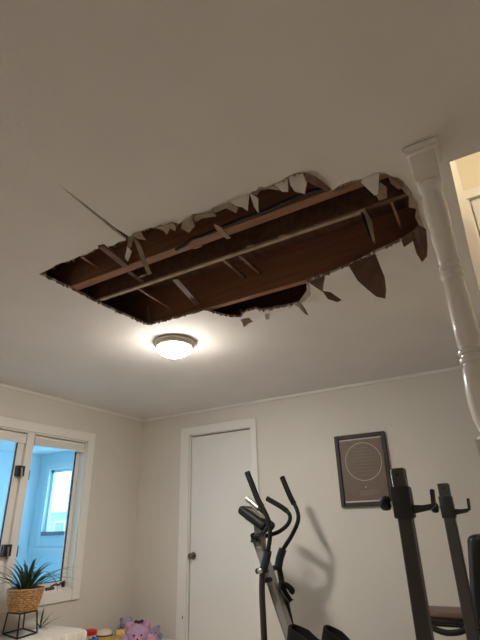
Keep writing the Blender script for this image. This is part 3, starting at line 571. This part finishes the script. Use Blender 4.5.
# pedals, pedal beams, housing, base
def pedal(cx, cy, cz, tilt):
    R = Matrix.Rotation(tilt, 3, 'Y'); bm = bmesh.new(); N = 28; base = []; top = []; inn = []; innb = []
    def sup(t, a, b):
        c, s = math.cos(t), math.sin(t)
        return a*math.copysign(abs(c)**0.6, c), b*math.copysign(abs(s)**0.6, s)
    for i in range(N):
        t = 2*math.pi*i/N
        for lst, a, b, z in ((base, 0.165, 0.066, -0.03), (top, 0.175, 0.075, 0.035), (inn, 0.160, 0.060, 0.035), (innb, 0.155, 0.056, 0.0)):
            x, y = sup(t, a, b); p = R @ Vector((x, y, z + (0.02 if (z > 0.03 and x < -0.05) else 0)))
            lst.append(bm.verts.new(p+Vector((cx, cy, cz))))
    for A, B in ((base, top), (top, inn), (inn, innb)):
        for i in range(N): bm.faces.new((A[i], A[(i+1) % N], B[(i+1) % N], B[i]))
    bm.faces.new(base[::-1]); bm.faces.new(innb)
    return obj('pedal', bm, FOAM, el, True)
pedal(-1.355, 3.20, 0.452, math.radians(20)); pedal(-1.235, 3.48, 0.402, math.radians(24))
for y, x0, z0 in ((3.20, -1.68, 0.40), (3.48, -1.62, 0.42)):
    bar('pedal_beam', (x0, y, z0), (-0.95, y, 0.33), 0.045, 0.04, TUBEM, el, bevel=0.006)
lathe('flywheel_housing', [(0.02, -0.06), (0.16, -0.06), (0.185, -0.045), (0.19, 0), (0.185, 0.045), (0.16, 0.06), (0.02, 0.06)], (-1.04, 3.34, 0.27), DARKM, el, 40, axis=(0, 1, 0))
for y in (3.20, 3.48): bar('crank_arm', (-1.04, y, 0.27), (-0.97, y, 0.33), 0.03, 0.035, TUBEM, el)
tube('crank_axle', [(-1.04, 3.19, 0.27), (-1.04, 3.49, 0.27)], 0.016, CHROME, el, 12, 1)
bar('base_beam', (-1.62, 3.34, 0.07), (-0.85, 3.34, 0.07), 0.06, 0.06, SILVER, el, bevel=0.008)
for x in (-1.60, -0.87): tube('floor_bar', [(x, 3.06, 0.035), (x, 3.62, 0.035)], 0.034, DARKM, el, 14, 1)

# ---------------------------------------------------------------- weight rack
rk = root('weight_rack', (-0.43, 2.57, 0), 'dark grey steel barbell rack with two uprights and hooks', 'weight rack')
for (y, w, ux) in ((2.04, 0.027, -0.424), (3.10, 0.030, -0.398)):
    bm = bmesh.new(); add_box(bm, (ux-w, y-w, 0.04), (ux+w, y+w, 1.352), 0.004, 1)
    up_ = obj('upright', bm, GUN, rk, True)
    ball('pin_hole', (ux, y-w-0.0005, 1.325), (0.007, 0.002, 0.007), CABLEM, up_, 10)
    sx = ux-0.001
    sl = box('hook_sleeve', (sx-0.036, y-0.036, 1.163), (sx+0.036, y+0.036, 1.282), GUND, rk, bevel=0.006)
    prism('hook', [(sx+0.03, y, 1.212), (sx+0.075, y, 1.208), (sx+0.108, y, 1.212), (sx+0.112, y, 1.262), (sx+0.120, y, 1.266), (sx+0.126, y, 1.262), (sx+0.122, y, 1.205), (sx+0.100, y, 1.190), (sx+0.03, y, 1.178)], 0.030, GUND, sl)
    kb_ = tube('knob_shaft', [(sx-0.03, y, 1.222), (sx-0.075, y, 1.222)], 0.009, CHROME, sl, 10, 1)
    lathe('locking_knob', [(0.012, 0), (0.026, 0.006), (0.029, 0.018), (0.027, 0.034), (0.018, 0.042), (0.003, 0.044)], (sx-0.048, y, 1.222), DARKM, sl, 20, axis=(-1, 0, 0))
    box('floor_foot', (-0.66, y-0.03, 0.0), (-0.05, y+0.03, 0.05), GUN, rk, bevel=0.005, seg=1)
box('cross_beam', (-0.436, 2.065, 0.16), (-0.39, 3.072, 0.21), GUN, rk, bevel=0.004, seg=1)

# ---------------------------------------------------------------- padded bench behind the rack
bn = root('weight_bench', (-0.50, 3.45, 0), 'black framed bench with maroon padded seat and upright black backrest', 'bench')
box('seat_pad', (-0.71, 3.26, 0.638), (-0.40, 3.50, 0.669), PADM, bn, bevel=0.014, seg=4)
box('seat_base', (-0.71, 3.27, 0.606), (-0.40, 3.49, 0.640), BLACKV, bn, bevel=0.012, seg=2)
R10 = Matrix.Rotation(math.radians(4), 3, 'Y')
bm = bmesh.new(); add_box(bm, (-0.345, 3.24, 0.60), (-0.255, 3.50, 1.072), 0.038, 5)
for v in bm.verts: v.co.x += (v.co.z-1.07)*0.15
obj('backrest_pad', bm, BLACKV, bn, True)
tube('seat_loop', [(-0.66, 3.265, 0.615), (-0.62, 3.25, 0.590), (-0.56, 3.245, 0.574), (-0.50, 3.245, 0.578), (-0.455, 3.25, 0.592), (-0.43, 3.265, 0.615)], 0.016, DARKM, bn, 12)
tube('back_support', [(-0.42, 3.38, 0.60), (-0.36, 3.38, 0.575), (-0.30, 3.38, 0.60), (-0.27, 3.38, 0.72), (-0.245, 3.38, 0.95)], 0.020, DARKM, bn, 12)
for sx in (-0.69, -0.415):
    for sy in (3.31, 3.46): tube('leg', [(sx, sy, 0.61), (sx, sy, 0.001)], 0.016, DARKM, bn, 10, 1)
tube('seat_rail', [(-0.70, 3.31, 0.605), (-0.41, 3.31, 0.605)], 0.015, DARKM, bn, 10, 1)
tube('seat_rail', [(-0.70, 3.46, 0.605), (-0.41, 3.46, 0.605)], 0.015, DARKM, bn, 10, 1)

# ---------------------------------------------------------------- white ribbed bench under the window
BZ = 0.478
be = root('window_seat', (-3.33, 2.3, 0), 'white ribbed fabric window seat under the window', 'seat')
bx0, bx1, by0, by1 = -3.52, -3.10, 1.55, 2.98
box('seat_body', (bx0, by0, 0.05), (bx1, by1, BZ-0.10), WHITEF, be, bevel=0.02)
bm = bmesh.new()      # ribbed cushion: rounded section with ribs across, swept along its length
N = 150; sec = []
for i in range(N+1):
    y = by0-0.02+(by1-by0+0.05)*i/N
    endf = min(1.0, (min(y-(by0-0.02), (by1+0.03)-y))/0.05); shr = 0.05*(1-math.sqrt(max(0.0, 1-(1-endf)**2)))
    rib = 0.007*abs(math.sin(math.pi*i/3.0))
    r_ = []
    hx, hz = (bx1-bx0)/2+0.005-shr+rib, 0.055-shr*0.8+rib
    for k in range(24):
        a = 2*math.pi*k/24; c, s = math.cos(a), math.sin(a)
        r_.append(bm.verts.new(((bx0+bx1)/2+hx*math.copysign(abs(c)**0.35, c), y, BZ-0.0605+hz*math.copysign(abs(s)**0.35, s))))
    sec.append(r_)
for A, B in zip(sec, sec[1:]):
    for k in range(24): bm.faces.new((A[k], A[(k+1) % 24], B[(k+1) % 24], B[k]))
bm.faces.new(sec[0]); bm.faces.new(sec[-1][::-1])
obj('ribbed_cushion', bm, WHITEF, be, True)

# ---------------------------------------------------------------- plant stand, basket and plant
sc_ = (-3.30, 2.545)
BLKW = mat('black_wire', srgb(24, 22, 22), 0.5, metal=0.3)
ps = root('plant_stand', (sc_[0], sc_[1], BZ), 'black wire plant stand under the basket planter', 'plant stand')
b4 = [(-3.5053, 2.5601, 0.4850), (-3.2617, 2.5016, 0.4850), (-3.3023, 2.6957, 0.4850), (-3.5404, 2.7559, 0.4850)]
cxm = sum(p[0] for p in b4)/4; cym = sum(p[1] for p in b4)/4
t4 = [(-3.3460, 2.4608, 0.6400), (-3.2001, 2.4499, 0.6400), (-3.2123, 2.5972, 0.6400), (-3.3431, 2.5964, 0.6400)]
for i in range(4):
    tube('bottom_bar', [b4[i], b4[(i+1) % 4]], 0.0055, BLKW, ps, 8, 1)
    tube('top_bar', [t4[i], t4[(i+1) % 4]], 0.0055, BLKW, ps, 8, 1)
    tube('stand_leg', [b4[i], t4[i]], 0.0055, BLKW, ps, 8, 1)
tcx = sum(p[0] for p in t4)/4; tcy = sum(p[1] for p in t4)/4
PZ0 = 0.6465
bk = root('basket_planter', (tcx, tcy, PZ0), 'woven brown wicker basket planter holding the spiky plant', 'planter')
bm = bmesh.new(); rows, cols = 30, 96; ring = []
BH, RB, RT = 0.135, 0.088, 0.118
for r in range(rows+1):
    t = r/rows; rad = RB+(RT-RB)*math.sin(t*math.pi*0.5)**0.9; rr = []
    for c in range(cols):
        a = 2*math.pi*c/cols; rowi = int(t*9.999)
        bul = 0.009*abs(math.sin(t*math.pi*10))*(0.55+0.45*math.sin(a*16+math.pi*(rowi % 2)))
        rr.append(bm.verts.new((tcx+(rad+bul)*math.cos(a), tcy+(rad+bul)*math.sin(a), PZ0+BH*t)))
    ring.append(rr)
for A, B in zip(ring, ring[1:]):
    for c in range(cols): bm.faces.new((A[c], A[(c+1) % cols], B[(c+1) % cols], B[c]))
bm.faces.new(ring[0][::-1])
inner = [bm.verts.new((tcx+(RT-0.012)*math.cos(2*math.pi*c/cols), tcy+(RT-0.012)*math.sin(2*math.pi*c/cols), PZ0+BH)) for c in range(cols)]
innb = [bm.verts.new((tcx+(RT-0.02)*math.cos(2*math.pi*c/cols), tcy+(RT-0.02)*math.sin(2*math.pi*c/cols), PZ0+BH-0.04)) for c in range(cols)]
for A, B in ((ring[-1], inner), (inner, innb)):
    for c in range(cols): bm.faces.new((A[c], A[(c+1) % cols], B[(c+1) % cols], B[c]))
bm.faces.new(innb)
obj('woven_basket', bm, WICK, bk, True)
rim = [(tcx+(RT+0.001)*math.cos(2*math.pi*c/24), tcy+(RT+0.001)*math.sin(2*math.pi*c/24), PZ0+BH) for c in range(25)]
tube('basket_rim', rim, 0.007, WICK, bk, 8, 3)
SZ = PZ0+BH-0.022
pl = root('spiky_plant', (tcx, tcy, SZ-0.018), 'green spiky plant with long arching leaves in a wicker basket', 'plant')
lathe('soil', [(RT-0.021, -0.016), (RT-0.021, 0.0), (0.05, 0.006), (0.004, 0.008)], (tcx, tcy, SZ), SOIL, pl, 24)
def leaf(base, az, length, lift, droop, wid, m, parent):
    bm = bmesh.new(); N = 9; d = Vector((math.cos(az), math.sin(az), 0)); s = Vector((-d.y, d.x, 0)); p = Vector(base); ang = lift; rows_ = []
    for i in range(N+1):
        t = i/N; w_ = wid*(1-t)**0.7*(0.55+0.9*min(1, t*3)) if t < 1 else 0.0006
        fold = Vector((0, 0, 0.35*w_))
        rows_.append((bm.verts.new(p+s*w_+fold), bm.verts.new(p), bm.verts.new(p-s*w_+fold)))
        ang -= droop/N*(0.4+1.2*t); p = p+(d*math.cos(ang)+Vector((0, 0, math.sin(ang))))*(length/N)
    for A, B in zip(rows_, rows_[1:]):
        bm.faces.new((A[0], A[1], B[1], B[0])); bm.faces.new((A[1], A[2], B[2], B[1]))
    r5 = bmesh.ops.solidify(bm, geom=list(bm.faces), thickness=0.0018)
    return obj('leaf', bm, m, parent, True)
rl = random.Random(11)
for i in range(38):
    az = 2*math.pi*i/38*3.0+rl.uniform(-.3, .3); inner_ = rl.random()
    lift = math.radians(84-36*inner_+rl.uniform(-8, 8)); ln = rl.uniform(0.22, 0.36)*(0.75+0.4*inner_)
    r0 = 0.055*inner_
    leaf((tcx+r0*math.cos(az), tcy+r0*math.sin(az), SZ+0.002), az, ln, lift, math.radians(rl.uniform(70, 135))*(0.45+0.6*inner_), rl.uniform(0.0065, 0.011), LEAFD if rl.random() < 0.65 else LEAFL, pl)
# two long leaves reaching over the window casing
for az, ln, lf, dr in ((1.25, 0.40, 0.75, 0.95), (1.05, 0.38, 0.62, 1.25), (-2.2, 0.33, 0.9, 1.5), (1.5, 0.36, 0.55, 0.7), (-1.6, 0.36, 0.9, 1.7), (0.9, 0.36, 1.0, 1.6), (1.7, 0.34, 1.15, 1.5), (-1.9, 0.38, 1.1, 2.0), (2.3, 0.34, 1.2, 1.2), (-1.3, 0.34, 0.7, 1.3)):
    leaf((tcx+0.03*math.cos(az), tcy+0.03*math.sin(az), SZ), az, ln, lf, dr, 0.010, LEAFD, pl)
sp = (-3.4359, 2.8259, 0.4900)
s2 = root('plant_sprig', (sp[0], sp[1], BZ), 'small dark leafy sprig behind the plant stand', 'plant')
POTM = mat('grey_small_pot', srgb(120, 110, 100), 0.7)
for az, ln, lf, dr in ((1.2, 0.15, 1.0, 0.5), (0.9, 0.17, 0.55, 0.3), (2.2, 0.14, 1.35, 0.2), (-1.5, 0.10, 1.0, 0.6), (1.5, 0.10, 0.3, 0.1), (0.2, 0.12, 0.9, 0.5)):
    leaf((sp[0], sp[1], BZ+0.002), az, ln, lf, dr, 0.007, LEAFD, s2)

# ---------------------------------------------------------------- toys in the corner
CHEST = mat('white_toy_shelf', srgb(220, 214, 204), 0.5)
tsf = root('toy_shelf', (-3.27, 3.55, 0), 'low white toy shelf in the corner holding the toys', 'shelf')
box('shelf_top', (-3.53, 3.18, 0.225), (-2.92, 3.93, 0.25), CHEST, tsf, bevel=0.004, seg=1)
for x in (-3.53, -2.945): box('shelf_side', (x, 3.19, 0), (x+0.025, 3.92, 0.225), CHEST, tsf)
box('shelf_back', (-3.505, 3.90, 0), (-2.945, 3.92, 0.225), CHEST, tsf)
TZ = 0.25
REDP = mat('red_plastic', srgb(196, 44, 30), 0.35); YELP = mat('yellow_plastic', srgb(222, 184, 96), 0.5)
CREAM = mat('cream_plastic', srgb(228, 214, 190), 0.5); BLUEP = mat('blue_plastic', srgb(60, 96, 170), 0.4)
LILAC = mat('lilac_plush', srgb(186, 150, 180), 0.95, var=0.15, vscale=40, bump=0.8, bscale=180)
PINK = mat('pink_plush', srgb(206, 150, 172), 0.95, var=0.15, vscale=40, bump=0.8, bscale=180)
VIOLET = mat('blue_violet_plush', srgb(156, 148, 172), 0.95, var=0.15, vscale=40, bump=0.8, bscale=180)
YELPL = mat('yellow_plush', srgb(226, 190, 116), 0.95, var=0.15, vscale=40, bump=0.8, bscale=180)
DKRED = mat('dark_red_felt', srgb(86, 28, 40), 0.9)
c = (-3.4173, 3.3300, 0.3616); 
j = root('toy_jar', (c[0], c[1], TZ), 'cream toy jar with a bright red lid at the end of the window seat', 'jar')
ztop = (-3.4221, 3.3300, 0.3931)[2]
lathe('jar_body', [(0.046, 0), (0.05, 0.01), (0.05, ztop-TZ-0.05), (0.044, ztop-TZ-0.03)], (c[0], c[1], TZ), CREAM, j, 28)
lathe('lid', [(0.053, ztop-TZ-0.036), (0.055, ztop-TZ-0.03), (0.055, ztop-TZ-0.006), (0.048, ztop-TZ), (0.01, ztop-TZ+0.002)], (c[0], c[1], TZ), REDP, j, 28)
c = (-3.2953, 3.1400, 0.3749); c = (c[0]+0.03, 3.215, c[2]); zt = (-3.3599, 3.2000, 0.3702)[2]
bb = root('toy_block', (c[0], c[1], TZ), 'small blue toy block beside the red-lidded jar', 'toy')
box('block_body', (c[0]-0.03, c[1]-0.018, TZ), (c[0]+0.03, c[1]+0.042, zt-0.012), BLUEP, bb, bevel=0.005)
lathe('block_stud', [(0.016, 0), (0.016, 0.010), (0.013, 0.012)], (c[0], c[1]+0.012, zt-0.012), BLUEP, bb, 16)
# toy boat: yellow hull, white cabin with a dark band
c = (-3.4162, 3.5000, 0.3185); zt = (-3.4174, 3.5000, 0.3732)[2]
tb = root('toy_boat', (c[0], c[1], TZ), 'yellow toy with a white top and dark stripe beside the red lid', 'toy')
hz = zt-TZ
lathe('hull', [(0.052, 0), (0.062, 0.02), (0.068, hz*0.5), (0.070, hz-0.05)], (c[0], c[1], TZ), YELP, tb, 28)
lathe('band', [(0.068, hz-0.052), (0.071, hz-0.050), (0.069, hz-0.040), (0.06, hz-0.040)], (c[0], c[1], TZ), mat('dark_band', srgb(70, 50, 56), 0.5), tb, 28)
lathe('cabin', [(0.066, hz-0.041), (0.064, hz-0.028), (0.048, hz-0.012), (0.02, hz-0.004), (0.004, hz-0.002)], (c[0], c[1], TZ), CREAM, tb, 28)
def plush(name, c, zt, rad, m, label, ears=True, m2=None, bow=None):
    o = root(name, (c[0], c[1], TZ), label, 'soft toy'); hz = zt-rad
    prof = [(0.01, 0.0), (rad*0.95, 0.012), (rad*1.12, (hz-TZ)*0.35), (rad*0.95, (hz-TZ)*0.75), (rad*0.5, hz-TZ)]
    lathe('body', prof, (c[0], c[1], TZ), m, o, 24)
    h = ball('head', (c[0], c[1], hz), (rad*1.05, rad, rad*0.95), m, o)
    F = Vector((-c[0], -c[1], 0)).normalized(); S = Vector((-F.y, F.x, 0))
    P = lambda f, s, z: tuple(Vector((c[0], c[1], hz))+F*rad*f+S*rad*s+Vector((0, 0, rad*z)))
    ball('muzzle', P(0.9, 0, -0.25), rad*0.36, m2 or m, h, 14); ball('nose', P(1.22, 0, -0.15), rad*0.10, DARKM, h, 8)
    for s in (-1, 1):
        ball('eye', P(0.92, 0.32*s, 0.12), rad*0.09, DARKM, h, 8)
        if ears: ball('ear', P(0, 0.78*s, 0.72), rad*0.34, m2 or m, h, 14)
        ball('arm', tuple(Vector((c[0], c[1], TZ+(hz-TZ)*0.6))+S*rad*1.1*s+F*rad*0.4), (rad*0.36, rad*0.36, rad*0.5), m, o, 14)
        ball('foot', tuple(Vector((c[0], c[1], TZ+rad*0.33))+S*rad*0.7*s+F*rad*1.2), rad*0.33, m2 or m, o, 14)
    if bow:
        b_ = ball('bow_knot', P(0.25, 0.05, 0.98), rad*0.14, bow, h, 10)
        for s in (-1, 1): ball('bow_loop', P(0.25, 0.05+0.24*s, 1.05), (rad*0.2, rad*0.2, rad*0.13), bow, b_, 10)
    return o
q = (-3.0869, 3.5500, 0.3894); plush('plush_bear', q, (-3.0909, 3.5500, 0.4359)[2], 0.095, LILAC, 'lilac plush toy with a dark red bow on its head', True, PINK, DKRED)
q = (-3.3275, 3.6000, 0.3369); plush('plush_duck', q, (-3.3475, 3.6000, 0.3578)[2], 0.042, YELPL, 'yellow plush toy between the toy boat and the lilac plush', True, YELPL)
q = (-3.4515, 3.8000, 0.3579); plush('plush_elephant', q, (-3.4566, 3.8000, 0.4086)[2], 0.055, VIOLET, 'blue violet plush toy behind the left of the lilac one', True, VIOLET)
q = (-3.1223, 3.8000, 0.3173); plush('plush_rabbit', q, (-3.1312, 3.8000, 0.3655)[2], 0.055, VIOLET, 'grey violet plush toy behind the right of the lilac one', True, VIOLET)
q = (-2.8600, 3.4600, 0.3365); plush('plush_pig', q, (-2.8623, 3.4600, 0.3701)[2], 0.038, PINK, 'small pink plush toy at the right front of the lilac one', True, PINK)
